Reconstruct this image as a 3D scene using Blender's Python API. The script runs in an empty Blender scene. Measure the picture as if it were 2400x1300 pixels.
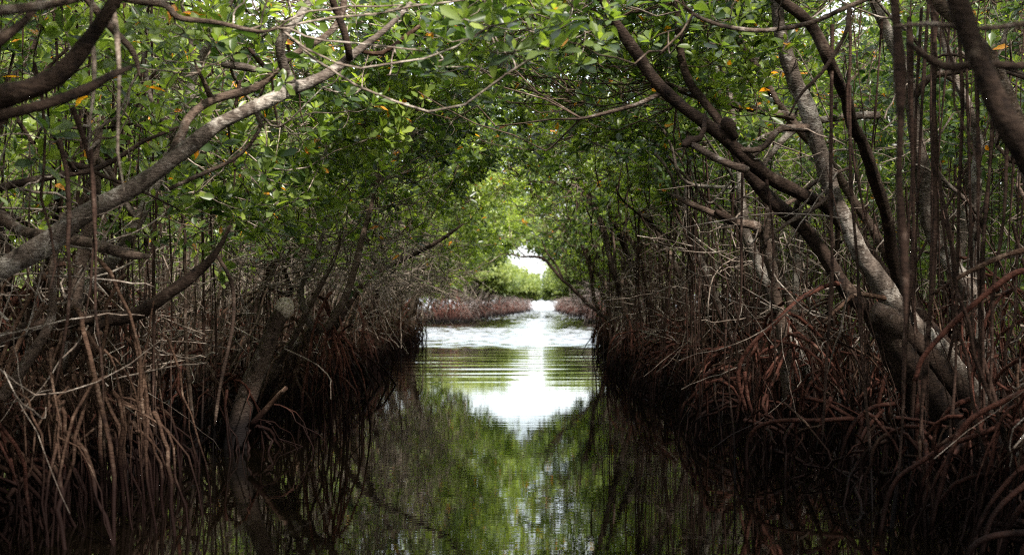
import bpy, math, random
import numpy as np
from mathutils import Vector, kdtree
HAZE = 0; DEN = False
rng = np.random.default_rng(11)
random.seed(11)
PI = math.pi
F = 3333.0; VX = 1273.0; VY = 714.0; H0 = 1.5      # focal length in photo pixels, vanishing point, eye height
S = bpy.context.scene
COL = S.collection

def P(px, py, D):
    return np.array([(px - VX) / F * D, D, H0 - (py - VY) / F * D])

# ------------------------------------------------------------------ materials
def nt(name):
    m = bpy.data.materials.new(name); m.use_nodes = True
    n = m.node_tree.nodes; n.clear()
    return m, n, m.node_tree.links

def ramp(n, fac, l, stops):
    r = n.new('ShaderNodeValToRGB'); l.new(fac, r.inputs[0])
    e = r.color_ramp.elements
    e[0].position = stops[0][0]; e[0].color = (*stops[0][1], 1)
    e[1].position = stops[-1][0]; e[1].color = (*stops[-1][1], 1)
    for p, c in stops[1:-1]:
        k = e.new(p); k.color = (*c, 1)
    return r.outputs[0]

def noise(n, l, co, scale, detail=6, rough=.6):
    t = n.new('ShaderNodeTexNoise'); t.inputs['Scale'].default_value = scale
    t.inputs['Detail'].default_value = detail; t.inputs['Roughness'].default_value = rough
    l.new(co, t.inputs['Vector']); return t.outputs['Fac']

def mixc(n, l, f, a, b, mode='MIX'):
    m = n.new('ShaderNodeMix'); m.data_type = 'RGBA'; m.blend_type = mode
    if isinstance(f, float): m.inputs[0].default_value = f
    else: l.new(f, m.inputs[0])
    for k, v in ((6, a), (7, b)):
        if isinstance(v, tuple): m.inputs[k].default_value = (*v, 1)
        else: l.new(v, m.inputs[k])
    return m.outputs[2]

def bark(name, dark, mid, pale, lichen=.55, tide=True, rough=.85, bump=.012, wet=(.006, .004, .004), tide_h=(.28, .75), spec=.14):
    m, n, l = nt(name)
    co = n.new('ShaderNodeTexCoord').outputs['Object']
    geo = n.new('ShaderNodeNewGeometry')
    a = noise(n, l, co, 9, 8, .65)
    base = ramp(n, a, l, [(.36, dark), (.47, mid), (.58, mid), (.72, pale)])
    b = noise(n, l, co, 3.2, 9, .72)
    f = ramp(n, b, l, [(lichen - .03, (0, 0, 0)), (lichen + .05, (1, 1, 1))])
    c = mixc(n, l, f, base, pale)
    mp = n.new('ShaderNodeMapping'); mp.inputs['Scale'].default_value = (30, 30, 140); l.new(co, mp.inputs[0])
    s = noise(n, l, mp.outputs[0], 1, 3, .5)
    sr = ramp(n, s, l, [(.38, (.32, .28, .27)), (.55, (1.15, 1.15, 1.15))])
    c = mixc(n, l, .8, c, sr, 'MULTIPLY')
    if tide:
        sep = n.new('ShaderNodeSeparateXYZ'); l.new(geo.outputs['Position'], sep.inputs[0])
        w = noise(n, l, co, 2.5, 3, .5)
        mm = n.new('ShaderNodeMath'); mm.operation = 'MULTIPLY_ADD'; l.new(w, mm.inputs[0]); mm.inputs[1].default_value = -.5
        l.new(sep.outputs[2], mm.inputs[2])
        mr = n.new('ShaderNodeMapRange'); mr.inputs[1].default_value = tide_h[0] - .25; mr.inputs[2].default_value = tide_h[1] - .25
        l.new(mm.outputs[0], mr.inputs[0])
        c = mixc(n, l, mr.outputs[0], wet, c)
    p = n.new('ShaderNodeBsdfPrincipled'); l.new(c, p.inputs['Base Color'])
    p.inputs['Roughness'].default_value = rough
    p.inputs['Specular IOR Level'].default_value = spec
    ad = n.new('ShaderNodeMath'); ad.operation = 'ADD'; l.new(noise(n, l, co, 38, 6, .7), ad.inputs[0]); l.new(s, ad.inputs[1])
    bp = n.new('ShaderNodeBump'); bp.inputs['Strength'].default_value = .9; bp.inputs['Distance'].default_value = bump
    l.new(ad.outputs[0], bp.inputs['Height']); l.new(bp.outputs[0], p.inputs['Normal'])
    o = n.new('ShaderNodeOutputMaterial'); l.new(p.outputs[0], o.inputs[0])
    return m

M = {}
M['pale'] = bark('pale lichen bark', (.035, .026, .02), (.105, .082, .067), (.31, .275, .24), .54)
M['mid'] = bark('grey brown bark', (.03, .021, .016), (.095, .066, .05), (.25, .21, .18), .60)
M['dark'] = bark('dark brown bark', (.010, .006, .005), (.034, .021, .015), (.11, .08, .06), .64)
M['root'] = bark('red brown root bark', (.014, .0055, .004), (.074, .029, .020), (.20, .12, .09), .68, rough=.6, bump=.006, wet=(.007, .003, .0024), tide_h=(.28, .92), spec=.06)
M['rootg'] = bark('weathered root bark', (.015, .008, .006), (.062, .036, .024), (.24, .165, .12), .60, rough=.7, bump=.006, wet=(.007, .003, .0024), tide_h=(.28, .92), spec=.06)
M['farroot'] = bark('distant red roots', (.03, .012, .009), (.13, .05, .036), (.26, .16, .13), .62, rough=.8, tide_h=(.3, 1.1))  # fading with distance is put into this paler colour
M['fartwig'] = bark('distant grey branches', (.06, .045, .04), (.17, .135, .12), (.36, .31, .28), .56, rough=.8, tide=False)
M['aer'] = bark('hanging root bark', (.013, .007, .005), (.038, .021, .015), (.14, .095, .075), .66, bump=.005)
M['twig'] = bark('bare grey twig', (.06, .045, .036), (.18, .14, .112), (.40, .34, .29), .55, bump=.003)
M['twd'] = bark('brown twig', (.03, .02, .014), (.085, .058, .042), (.2, .16, .13), .62, bump=.003)

def leafmat(name, stops, trans, rough=.34):
    m, n, l = nt(name)
    at = n.new('ShaderNodeAttribute'); at.attribute_name = 'tint'
    c = ramp(n, at.outputs['Fac'], l, stops)
    p = n.new('ShaderNodeBsdfPrincipled'); l.new(c, p.inputs['Base Color'])
    p.inputs['Roughness'].default_value = rough; p.inputs['Specular IOR Level'].default_value = .5
    t = n.new('ShaderNodeBsdfTranslucent')
    tc = mixc(n, l, 1.0, c, (1.9, 2.0, .75), 'MULTIPLY'); l.new(tc, t.inputs[0])
    mx = n.new('ShaderNodeMixShader'); mx.inputs[0].default_value = trans
    l.new(p.outputs[0], mx.inputs[1]); l.new(t.outputs[0], mx.inputs[2])
    o = n.new('ShaderNodeOutputMaterial'); l.new(mx.outputs[0], o.inputs[0])
    return m
LEAF = [(0, (.010, .022, .008)), (.35, (.045, .078, .022)), (.7, (.14, .19, .04)), (.93, (.27, .33, .07)), (.95, (.55, .27, .03)), (1, (.6, .20, .02))]
M['leaf'] = leafmat('mangrove leaves', LEAF, .5)
M['leaff'] = leafmat('distant leaves', [(0, (.05, .08, .025)), (.5, (.135, .175, .05)), (.93, (.26, .29, .09)), (1, (.30, .27, .09))], .4, .5)  # greens muted in the colour itself, in place of haze

def simple(name, colr, rough):
    m, n, l = nt(name)
    co = n.new('ShaderNodeTexCoord').outputs['Object']
    c = ramp(n, noise(n, l, co, 6, 8, .7), l, [(.3, tuple(x * .5 for x in colr)), (.7, colr)])
    p = n.new('ShaderNodeBsdfPrincipled'); l.new(c, p.inputs[0]); p.inputs['Roughness'].default_value = rough
    bp = n.new('ShaderNodeBump'); bp.inputs['Distance'].default_value = .05; l.new(noise(n, l, co, 14, 6), bp.inputs['Height']); l.new(bp.outputs[0], p.inputs['Normal'])
    o = n.new('ShaderNodeOutputMaterial'); l.new(p.outputs[0], o.inputs[0]); return m
M['mud'] = simple('dark mud', (.03, .02, .014), .7)

def cutmat():
    m, n, l = nt('sawn wood end grain')
    co = n.new('ShaderNodeTexCoord').outputs['Object']
    w = n.new('ShaderNodeTexNoise'); w.inputs['Scale'].default_value = 25; l.new(co, w.inputs[0])
    c = ramp(n, w.outputs['Fac'], l, [(.35, (.17, .13, .095)), (.65, (.40, .33, .26))])
    p = n.new('ShaderNodeBsdfPrincipled'); l.new(c, p.inputs[0]); p.inputs['Roughness'].default_value = .8
    o = n.new('ShaderNodeOutputMaterial'); l.new(p.outputs[0], o.inputs[0]); return m
M['cut'] = cutmat()

def watermat():
    m, n, l = nt('dark tannin water')
    g = n.new('ShaderNodeNewGeometry').outputs['Position']
    sep = n.new('ShaderNodeSeparateXYZ'); l.new(g, sep.inputs[0])
    def layer(sx, sy, sc, det, rough=.5, dist=0):
        mp = n.new('ShaderNodeMapping'); mp.inputs['Scale'].default_value = (sx, sy, 1); l.new(g, mp.inputs[0])
        t = n.new('ShaderNodeTexNoise'); t.inputs['Scale'].default_value = sc; t.inputs['Detail'].default_value = det
        t.inputs['Roughness'].default_value = rough; t.inputs['Distortion'].default_value = dist
        l.new(mp.outputs[0], t.inputs[0]); return t.outputs['Fac']
    def math_(op, a, b, c=None):
        k = n.new('ShaderNodeMath'); k.operation = op
        for i, v in enumerate((a, b, c)):
            if v is None: continue
            if isinstance(v, (int, float)): k.inputs[i].default_value = v
            else: l.new(v, k.inputs[i])
        return k.outputs[0]
    fine = layer(.22, 1.9, 3.0, 3)
    broad = layer(.35, 1.0, .55, 2)
    h = math_('MULTIPLY', fine, .0006)
    h = math_('MULTIPLY_ADD', broad, .0016, h)
    bp = n.new('ShaderNodeBump'); bp.inputs['Strength'].default_value = 1; bp.inputs['Distance'].default_value = 1.0
    l.new(h, bp.inputs['Height'])
    p = n.new('ShaderNodeBsdfPrincipled'); p.inputs['Base Color'].default_value = (.0016, .0012, .0006, 1)
    p.inputs['Roughness'].default_value = .015; p.inputs['IOR'].default_value = 1.36
    l.new(bp.outputs[0], p.inputs['Normal'])
    o = n.new('ShaderNodeOutputMaterial'); l.new(p.outputs[0], o.inputs[0]); return m
M['water'] = watermat()

# ------------------------------------------------------------------ mesh helpers
def mesh_from(name, V, Q, mat, smooth=True, tint=None):
    V = np.ascontiguousarray(V, np.float32).reshape(-1, 3); Q = np.ascontiguousarray(Q, np.int32)
    k = Q.shape[1]
    me = bpy.data.meshes.new(name)
    me.vertices.add(len(V)); me.vertices.foreach_set('co', V.ravel())
    me.loops.add(Q.size); me.loops.foreach_set('vertex_index', Q.ravel())
    me.polygons.add(len(Q)); me.polygons.foreach_set('loop_start', np.arange(0, Q.size, k, dtype=np.int32))
    me.polygons.foreach_set('loop_total', np.full(len(Q), k, np.int32))
    if smooth: me.polygons.foreach_set('use_smooth', np.ones(len(Q), bool))
    if tint is not None:
        a = me.attributes.new('tint', 'FLOAT', 'FACE'); a.data.foreach_set('value', np.ascontiguousarray(tint, np.float32))
    me.update(calc_edges=True)
    me.materials.append(mat)
    return me

def norm(a): return a / np.maximum(np.linalg.norm(a, axis=-1, keepdims=True), 1e-9)

def tubes(pts, rad, sides, lump=0.0, cap=True):
    """pts (M,K,3), rad (M,K): -> V, Q of M tubes."""
    pts = np.asarray(pts, float); rad = np.asarray(rad, float)
    Mn, K, _ = pts.shape
    t = np.empty_like(pts); t[:, 1:-1] = pts[:, 2:] - pts[:, :-2]; t[:, 0] = pts[:, 1] - pts[:, 0]; t[:, -1] = pts[:, -1] - pts[:, -2]
    t = norm(t)
    u0 = np.cross(t[:, 0], np.array([.31, .17, .93])); bad = np.linalg.norm(u0, axis=1) < .15
    u0[bad] = np.cross(t[bad, 0], np.array([1., 0, 0])); u0 = norm(u0)
    U = np.empty_like(pts); U[:, 0] = u0
    for k in range(1, K):
        v = U[:, k - 1] - (U[:, k - 1] * t[:, k]).sum(1, keepdims=True) * t[:, k]
        U[:, k] = norm(v)
    W = np.cross(t, U)
    ang = np.arange(sides) / sides * 2 * PI
    R = np.repeat(rad[:, :, None], sides, 2)
    if lump > 0:
        s = np.concatenate([np.zeros((Mn, 1)), np.cumsum(np.linalg.norm(np.diff(pts, axis=1), axis=2), 1)], 1)[:, :, None] / np.maximum(rad.max(1), .01)[:, None, None]
        ph = rng.uniform(0, 6.28, (6, Mn, 1, 1))
        w = (np.sin(s * .55 + ang * 1 + ph[0]) * .35 + np.sin(s * 1.1 - ang * 2 + ph[1]) * .3 + np.sin(s * .31 + ph[2]) * .4
             + np.sin(s * 2.3 + ang * 3 + ph[3]) * .22 + np.sin(s * 4.1 - ang * 4 + ph[4]) * .14 + np.maximum(0, np.sin(s * .8 + ang + ph[5]) - .8) * 2.2 - .15)
        R = R * (1 + lump * w)
    V = pts[:, :, None, :] + R[..., None] * (np.cos(ang)[None, None, :, None] * U[:, :, None, :] + np.sin(ang)[None, None, :, None] * W[:, :, None, :])
    i = np.arange(K - 1)[:, None] * sides; j = np.arange(sides)[None, :]; j2 = (j + 1) % sides
    q = np.stack([i + j, i + j2, i + sides + j2, i + sides + j], -1).reshape(-1, 4)
    Q = (np.arange(Mn) * K * sides)[:, None, None] + q[None]
    return V.reshape(-1, 3), Q.reshape(-1, 4)

def join(parts):
    V, Q, o = [], [], 0
    for v, q in parts:
        V.append(v); Q.append(q + o); o += len(v)
    return np.concatenate(V), np.concatenate(Q)

def spline(ctrl, n):
    """Catmull-Rom through ctrl (k,d) -> n points"""
    c = np.asarray(ctrl, float); c = np.vstack([2 * c[0] - c[1], c, 2 * c[-1] - c[-2]])
    k = len(c) - 3
    t = np.linspace(0, k - 1e-6, n); i = t.astype(int); f = (t - i)[:, None]
    a, b, d, e = c[i], c[i + 1], c[i + 2], c[i + 3]
    return .5 * ((2 * b) + (-a + d) * f + (2 * a - 5 * b + 4 * d - e) * f ** 2 + (-a + 3 * b - 3 * d + e) * f ** 3)

def wob(pts, amp, fr=1.0):
    """low frequency crookedness"""
    s = np.concatenate([[0], np.cumsum(np.linalg.norm(np.diff(pts, axis=0), axis=1))])
    o = np.zeros_like(pts)
    for f, a in ((1.1, 1), (2.7, .5), (6.1, .22)):
        ph = rng.uniform(0, 6.28, 3); o += a * np.sin(s[:, None] * f * fr * 2 + ph)
    o -= o[0]
    return pts + amp * o

def limb(ctrl, r, sides=10, step=.07, lump=.12, wobble=.012):
    """ctrl (k,3), r list of radii at ctrl -> V,Q, centre line"""
    c = np.column_stack([np.asarray(ctrl, float), np.asarray(r, float)])
    L = np.linalg.norm(np.diff(c[:, :3], axis=0), axis=1).sum()
    n = int(max(6, min(90, L / step)))
    c[:, 3] *= .86; p = spline(c, n); q = wob(p[:, :3], wobble)
    V, Q = tubes(q[None], np.maximum(p[None, :, 3], .003), sides, lump)
    n0 = len(V)                                                     # close both ends with a fan folded into quads
    V = np.vstack([V, q[0], q[-1]])
    a = np.arange(0, sides, 2)
    e0 = np.stack([np.full(len(a), n0), (a + 2) % sides, a + 1, a], 1) if sides % 2 == 0 else np.zeros((0, 4), int)
    b = a + n0 - sides
    e1 = np.stack([np.full(len(a), n0 + 1), b, b + 1, (a + 2) % sides + n0 - sides], 1) if sides % 2 == 0 else np.zeros((0, 4), int)
    Q = np.vstack([Q, e0, e1]).astype(int)
    return V, Q, q, p[:, 3]

def link(name, me, parent=None, loc=None):
    o = bpy.data.objects.new(name, me); COL.objects.link(o)
    if parent is not None: o.parent = parent
    if loc is not None: o.location = loc
    return o

class Thing:
    def __init__(s, name, loc, label, cat, group=None):
        s.o = bpy.data.objects.new(name, None); s.o.empty_display_size = .2; COL.objects.link(s.o)
        s.loc = np.array(loc, float); s.o.location = tuple(s.loc)
        s.o['label'] = label; s.o['category'] = cat
        if group: s.o['group'] = group
        s.skel = []; s.ros = []
    def part(s, name, V, Q, mat, tint=None, smooth=True, label=None, parent=None):
        me = mesh_from(name, V - s.loc, Q, mat, smooth, tint)
        o = link(name, me, parent or s.o)
        if label: o['label'] = label
        return o
    def limb(s, name, ctrl, r, mat, sides=10, lump=.12, wobble=.012, label=None, skel=True, step=.07):
        V, Q, q, rr = limb(ctrl, r, sides, step, lump, wobble)
        if skel: s.skel.append(q[::3])
        s.part(name, V, Q, mat, label=label)
        return q

TREES = []
def tree(loc, label, group=None, name='mangrove_tree'):
    t = Thing(name, loc, label, 'tree', group); TREES.append(t); return t

# ------------------------------------------------------------------ the channel
EL = np.array([(0, -3.6), (9.6, -3.2), (14, -3.3), (28, -3.8), (45, -4.5), (58, -5.0), (63, -5.4), (67, -15), (108, -15), (114, -9), (120, -6), (190, -4.6), (300, -3.4), (400, -1.9)])
ER = np.array([(0, 3.2), (8.5, 2.7), (10.3, 2.35), (13.5, 1.9), (21, 1.55), (35, 1.9), (58, 2.3), (64, 2.6), (68, 11), (108, 11), (114, 4.2), (190, 3.4), (300, 3.0), (400, 2.0)])
def wig(D, a, b): return (np.sin(D * .9 + a) * .22 + np.sin(D * .37 + b) * .22 + np.sin(D * 2.1 + a * b) * .12) * np.interp(D, [12, 20, 62, 66], [.35, 1, 1, 0])
eL = lambda D: np.interp(D, EL[:, 0], EL[:, 1]) + wig(np.asarray(D, float), 1.0, 2.2)
eR = lambda D: np.interp(D, ER[:, 0], ER[:, 1]) + wig(np.asarray(D, float), 3.1, .7)

def arch(x, D):
    """underside of the foliage over the channel"""
    x = np.asarray(x, float); D = np.asarray(D, float)
    xc = np.interp(D, [8, 25, 60], [-.3, -.7, -.8])
    zc = np.interp(D, [8, 15, 30, 50, 60, 66], [4.1, 3.95, 3.85, 4.0, 4.2, 4.7])
    kl = np.interp(D, [8, 20, 40, 60], [.72, .78, .72, .68]); kr = np.interp(D, [8, 30, 45, 60], [.14, .2, .45, .68])
    d = x - xc
    z = zc - np.where(d < 0, kl, kr) * np.abs(d) ** np.interp(D, [35, 55], [1.3, 1.0])
    lo = np.where(d < 0, np.interp(D, [8, 14, 30, 60], [1.9, 2.15, 2.4, 1.8]), np.interp(D, [8, 30, 50, 60], [3.3, 3.0, 2.2, 1.7]))
    return np.maximum(z, lo)

# ------------------------------------------------------------------ roots
def prop_root_paths(starts, ends, k=11, loop=False):
    """arching stilt roots from starts to ends (n,3)"""
    n = len(starts); t = np.linspace(0, 1, k)[None, :, None]
    s = starts[:, None, :]; e = ends[:, None, :]
    h = 1 - (1 - t) ** (1.15 + rng.random((n, 1, 1)) ** 2 * 1.1)        # horizontal progress is early
    if loop: h = 1 - (1 - t) ** rng.uniform(1.9, 2.6, (n, 1, 1))
    xy = s[..., :2] + (e - s)[..., :2] * h
    z = s[..., 2:] + (e - s)[..., 2:] * t ** ((2.6 if loop else 1.5) + rng.uniform(-.2, .5, (n, 1, 1)))
    p = np.concatenate([xy, z], 2)
    ph = rng.uniform(0, 6.28, (n, 1, 3)); fr = rng.uniform(2, 5, (n, 1, 3))
    return p + .028 * np.sin(t * fr * 2 + ph) * np.sin(t * PI) * np.array([1, 1, .5]) + .015 * rng.normal(size=p.shape) * np.sin(t * PI)

def add_prop_roots(T, starts, ends, rad, mat, sides=6, fork=.5, k=11, loop=False):
    n = len(starts)
    if not n: return
    P_ = prop_root_paths(starts, ends, k, loop)
    tt = np.linspace(0, 1, k)[None]
    R = rad[:, None] * (1.0 - .35 * tt) * (1 + .10 * rng.normal(size=(n, k)).clip(-1.5, 1.5))
    for i in range(n):
        parts = [tubes(P_[i:i + 1], R[i:i + 1], sides, .1)]
        if rng.random() < fork:
            for _ in range(rng.integers(1, 3)):
                j = rng.integers(2, k - 4); a = P_[i, j]
                d = rng.normal(size=2) * .28; e = np.array([a[0] + d[0], a[1] + d[1], -.35])
                q = prop_root_paths(a[None], e[None], 7); r = R[i, j] * .75 * np.linspace(1, .6, 7)[None]
                parts.append(tubes(q, r, sides, .1))
        V, Q = join(parts)
        T.part('prop_root', V, Q, mat)

def add_aerial(T, tops, bots, rad, mat, sides=5, k=12):
    for a, b, r in zip(tops, bots, rad):
        t = np.linspace(0, 1, k)[:, None]
        p = a + (b - a) * t
        p = p + np.sin(t * PI) * rng.normal(size=3) * np.array([.06, .06, 0]) + np.sin(t * rng.uniform(5, 12) + 1) * rng.normal(size=3) * np.array([.022, .022, 0]) + rng.normal(size=p.shape) * np.array([.008, .008, 0])
        L = abs(a[2] - b[2])
        kk = int(max(6, L / .16)); p = spline(p, kk)
        rr = r * rng.uniform(.6, 1.1) * np.linspace(1, .6, kk) * rng.uniform(.85, 1.15, kk); rr[rng.random(kk) < .22] *= 1.6; rr[-1] *= .3
        V, Q = tubes(p[None], rr[None], sides)
        T.part('aerial_root', V, Q, mat)

# ------------------------------------------------------------------ generic tree
def clamp_arch(p, margin=.15):
    z = arch(p[:, 0], p[:, 1]) + margin
    inside = (p[:, 0] > eL(p[:, 1]) + .3) & (p[:, 0] < eR(p[:, 1]) - .1) & (p[:, 1] < 66)
    q = p.copy(); q[inside, 2] = np.maximum(q[inside, 2], z[inside]); return q

def gen_tree(bx, D, side, label, group=None, lean=1.8, top=4.6, r=.09, nroot=14, naer=8, lod=0, mat='mid', roots=True, rm='root', seedlimbs=4, bank=True):
    """side -1 left bank, +1 right bank; leans over the channel"""
    z0 = rng.uniform(.35, .9)
    T = tree((bx, D, 0), label, group)
    sd = -side
    a = np.array([bx - sd * .25, D, -.25 if rng.random() < .5 else z0 - .25])
    c = [a]
    lx = lean * rng.uniform(.7, 1.2); ly = rng.uniform(-1.1, .6)
    for f in (.2, .45, .72, 1.0):
        c.append(np.array([bx + sd * lx * f ** 1.25 + rng.normal() * .09, D + ly * f + rng.normal() * .09, z0 + (top - z0) * f ** .9 + rng.normal() * .07]))
    c = np.array(c)
    c[1:] = clamp_arch(c[1:])
    sides = (10, 8, 6)[lod]
    m = M[mat]
    q = T.limb('trunk', c, [r * 1.05, r, r * .85, r * .62, r * .35], m, sides, .13, .03, step=(.09, .16, .4)[lod])
    n = len(q)
    for i in range(seedlimbs):
        j = int(n * rng.uniform(.3, .93)); s = q[j]
        az = rng.uniform(0, 2 * PI); L = rng.uniform(1.0, 2.4)
        d = np.array([math.cos(az) + sd * .35, math.sin(az) * .8 - .15, rng.uniform(.1, .9)]); d /= np.linalg.norm(d)
        pts = [s]
        for f in (.35, .7, 1):
            pts.append(s + d * L * f + np.array([0, 0, .18 * L * f * f]) + rng.normal(size=3) * .13)
        pts = clamp_arch(np.array(pts)) if lod < 2 else np.array(pts); pts[0] = s
        rr = r * (1 - .6 * j / n) * .62
        lq = T.limb('branch', pts, [rr, rr * .8, rr * .6, rr * .3], m, max(5, sides - 2), .12, .03, step=(.09, .18, .5)[lod])
        if lod < 2:
            for _ in range(2):
                jj = int(len(lq) * rng.uniform(.3, .85)); e = lq[jj] + norm(d * .5 + rng.normal(size=3) * .8) * rng.uniform(.5, 1.1)
                pp = clamp_arch(np.array([lq[jj], (lq[jj] + e) / 2 + rng.normal(size=3) * .07, e])); pp[0] = lq[jj]
                T.limb('branch', pp, [rr * .5, rr * .4, rr * .18], m, 6, .1, .02, step=.1)
    # stilt roots
    if nroot:
        k = nroot
        lo = q[q[:, 2] < (1.8 if side < 0 else 1.4)]; lo = lo[lo[:, 2] > .4] if (lo[:, 2] > .4).any() else q[:4]
        st = lo[rng.integers(0, len(lo), k)]
        az = rng.uniform(0, 2 * PI, k); dd = rng.uniform(.35, 1.0, k) * (.45 + .55 * st[:, 2])
        en = np.stack([st[:, 0] + np.cos(az) * dd, st[:, 1] + np.sin(az) * dd, np.full(k, -.35)], 1)
        if side < 0: en[:, 0] = np.minimum(en[:, 0], eL(en[:, 1]) + rng.uniform(-.9, .15, k))
        else: en[:, 0] = np.maximum(en[:, 0], eR(en[:, 1]) + rng.uniform(-.15, .8, k))
        add_prop_roots(T, st, en, (.009 + .018 * rng.random(k) ** 1.6) * (1 if lod == 0 else 1.15), M[rm if rng.random() < (.7 if side > 0 else .35) else 'rootg'], (6, 5, 4)[lod], (.6, .4, 0)[lod], (11, 9, 7)[lod])
        if lod < 2 and abs(bx - (eL(D) if side < 0 else eR(D))) < 1.6:          # roots looping out over the water's edge
            k = 9; yy = D + rng.uniform(-1.2, 1.2, k); ed = eL(yy) if side < 0 else eR(yy)
            st = np.stack([ed - sd * rng.uniform(.3, .9, k), yy + rng.normal(size=k) * .3, rng.uniform(.35, 1.0, k)], 1)
            en = np.stack([ed + sd * rng.uniform(-.2, .14, k), yy, np.full(k, -.3)], 1)
            add_prop_roots(T, st, en, rng.uniform(.012, .024, k), M['root' if side > 0 or rng.random() < .3 else 'rootg'], 6, .35, 13, True)
    if naer:
        k = naer; pool = np.concatenate([s for s in T.skel])
        pool = pool[pool[:, 2] > 2.0]
        if len(pool):
            tp = pool[rng.integers(0, len(pool), k)]
            bt = tp.copy(); bt[:, :2] += rng.normal(size=(k, 2)) * .12
            over = (tp[:, 0] > eL(tp[:, 1]) + .1) & (tp[:, 0] < eR(tp[:, 1]) - .1)
            bt[:, 2] = np.where(over, np.maximum(tp[:, 2] - rng.uniform(.3, 1.1, k), 0), np.where(rng.random(k) < .7, -.3, rng.uniform(.2, 1.2, k)))
            add_aerial(T, tp, bt, rng.uniform(.007, .014, k), M['aer'], (5, 4, 4)[lod], 6)
    return T

# ------------------------------------------------------------------ HERO TREES
def PL(lst):   # (px, py, D) list -> points
    return np.array([P(*a) for a in lst])
def W(w, D): return w / F * D / 2

def root_fan(T, px, py, D, n, spread, rad=(.007, .021), mat='root', z=None):
    s = P(px, py, D); st = s + rng.normal(size=(n, 3)) * np.array([.13, .16, .30]); st[:, 2] = np.maximum(st[:, 2], .25)
    az = rng.uniform(0, 2 * PI, n); dd = rng.uniform(.3, 1, n) * spread
    en = np.stack([st[:, 0] + np.cos(az) * dd, st[:, 1] + np.sin(az) * dd, np.full(n, -.35)], 1)
    add_prop_roots(T, st, en, rng.uniform(*rad, n), M[mat])

# L1 the long pale limb
T = tree((-4.5, 9.3, 0), 'pale grey lichened mangrove whose long limb slants up across the left bank')
a = PL([(-330, 830, 9.3), (-160, 725, 9.2), (0, 640, 9.1), (120, 575, 9.0), (210, 510, 9.0), (330, 440, 9.0), (430, 358, 9.0), (530, 285, 9.1), (640, 232, 9.2), (690, 207, 9.3), (770, 175, 9.4), (850, 120, 9.5), (930, 60, 9.6), (990, -10, 9.8)])
T.limb('trunk', a, [.12, .10, W(62, 9), W(58, 9), W(52, 9), W(48, 9), W(48, 9), W(40, 9), W(36, 9), W(36, 9), W(28, 9), W(22, 9), W(16, 9), W(10, 9)], M['pale'], 14, .16, .012, step=.045)
T.limb('branch', PL([(688, 205, 9.3), (662, 150, 9.2), (655, 95, 9.1), (690, 40, 9.1), (722, -10, 9.1), (740, -60, 9)]), [W(30, 9), W(28, 9), W(30, 9), W(22, 9), W(20, 9), W(16, 9)], M['pale'], 12, .14)
T.limb('branch', PL([(392, 385, 9.05), (425, 320, 9.1), (445, 275, 9.2), (500, 235, 9.3), (610, 202, 9.4), (690, 130, 9.5), (770, 75, 9.6), (800, 20, 9.6), (800, -50, 9.6)]), [W(30, 9), W(28, 9), W(26, 9), W(25, 9), W(22, 9), W(20, 9), W(18, 9), W(22, 9), W(16, 9)], M['mid'], 12, .14)
T.limb('branch', PL([(498, 236, 9.3), (478, 195, 9.2), (463, 165, 9.1), (455, 140, 9.1)]), [W(18, 9), W(14, 9), W(10, 9), W(5, 9)], M['mid'], 8)
T.limb('branch', PL([(820, 140, 9.4), (806, 80, 9.3), (790, 30, 9.3), (770, -30, 9.2)]), [W(20, 9), W(20, 9), W(22, 9), W(18, 9)], M['dark'], 10)
T.limb('branch', PL([(600, 165, 10), (560, 155, 10), (520, 150, 10)]), [W(18, 9), W(26, 9), W(16, 9)], M['pale'], 10)
T.limb('branch', PL([(620, 200, 9.5), (600, 260, 9.5), (610, 300, 9.5), (560, 370, 9.6), (480, 410, 9.6), (400, 450, 9.6)]), [W(8, 9), W(12, 9), W(13, 9), W(12, 9), W(12, 9), W(13, 9)], M['mid'], 8)
T.limb('branch', PL([(850, 122, 9.5), (900, 125, 9.5), (960, 75, 9.5), (1010, 40, 9.5), (1060, 30, 9.5), (1120, 45, 9.5), (1165, 52, 9.5)]), [W(12, 9), W(15, 9), W(14, 9), W(12, 9), W(14, 9), W(11, 9), W(7, 9)], M['rootg'], 8)
root_fan(T, -250, 800, 9.3, 14, 1.0)
# L2 lower curving limb with L6 vertical stem
T = tree((-4.3, 10.4, 0), 'grey mangrove with a broken upright stem under the long pale limb')
T.limb('trunk', PL([(-200, 480, 10.2), (-60, 480, 10.1), (0, 497, 10), (60, 535, 10), (150, 555, 9.9), (240, 577, 9.8), (300, 595, 9.8), (352, 600, 9.8)]), [.06, .055, .05, .048, .045, .043, .04, .02], M['mid'], 12, .15, step=.05)
T.limb('branch', PL([(175, 760, 10.3), (190, 640, 10.3), (215, 520, 10.3), (225, 440, 10.3), (222, 380, 10.3), (232, 300, 10.3)]), [.06, .055, .05, .045, .042, .035], M['mid'], 12, .15)
T.limb('branch', PL([(225, 395, 10.3), (180, 390, 10.2), (150, 370, 10.1), (135, 330, 10.1)]), [.035, .03, .028, .02], M['dark'], 8)
T.limb('branch', PL([(232, 375, 10.3), (262, 400, 10.2), (280, 435, 10.2), (320, 440, 10.2)]), [.03, .025, .022, .012], M['mid'], 8)
T.limb('branch', PL([(232, 330, 10.3), (205, 350, 10.2), (215, 300, 10.1), (200, 290, 10)]), [.02, .02, .02, .012], M['pale'], 8, .3)
root_fan(T, 180, 760, 10.3, 16, .8, mat='rootg')
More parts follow.
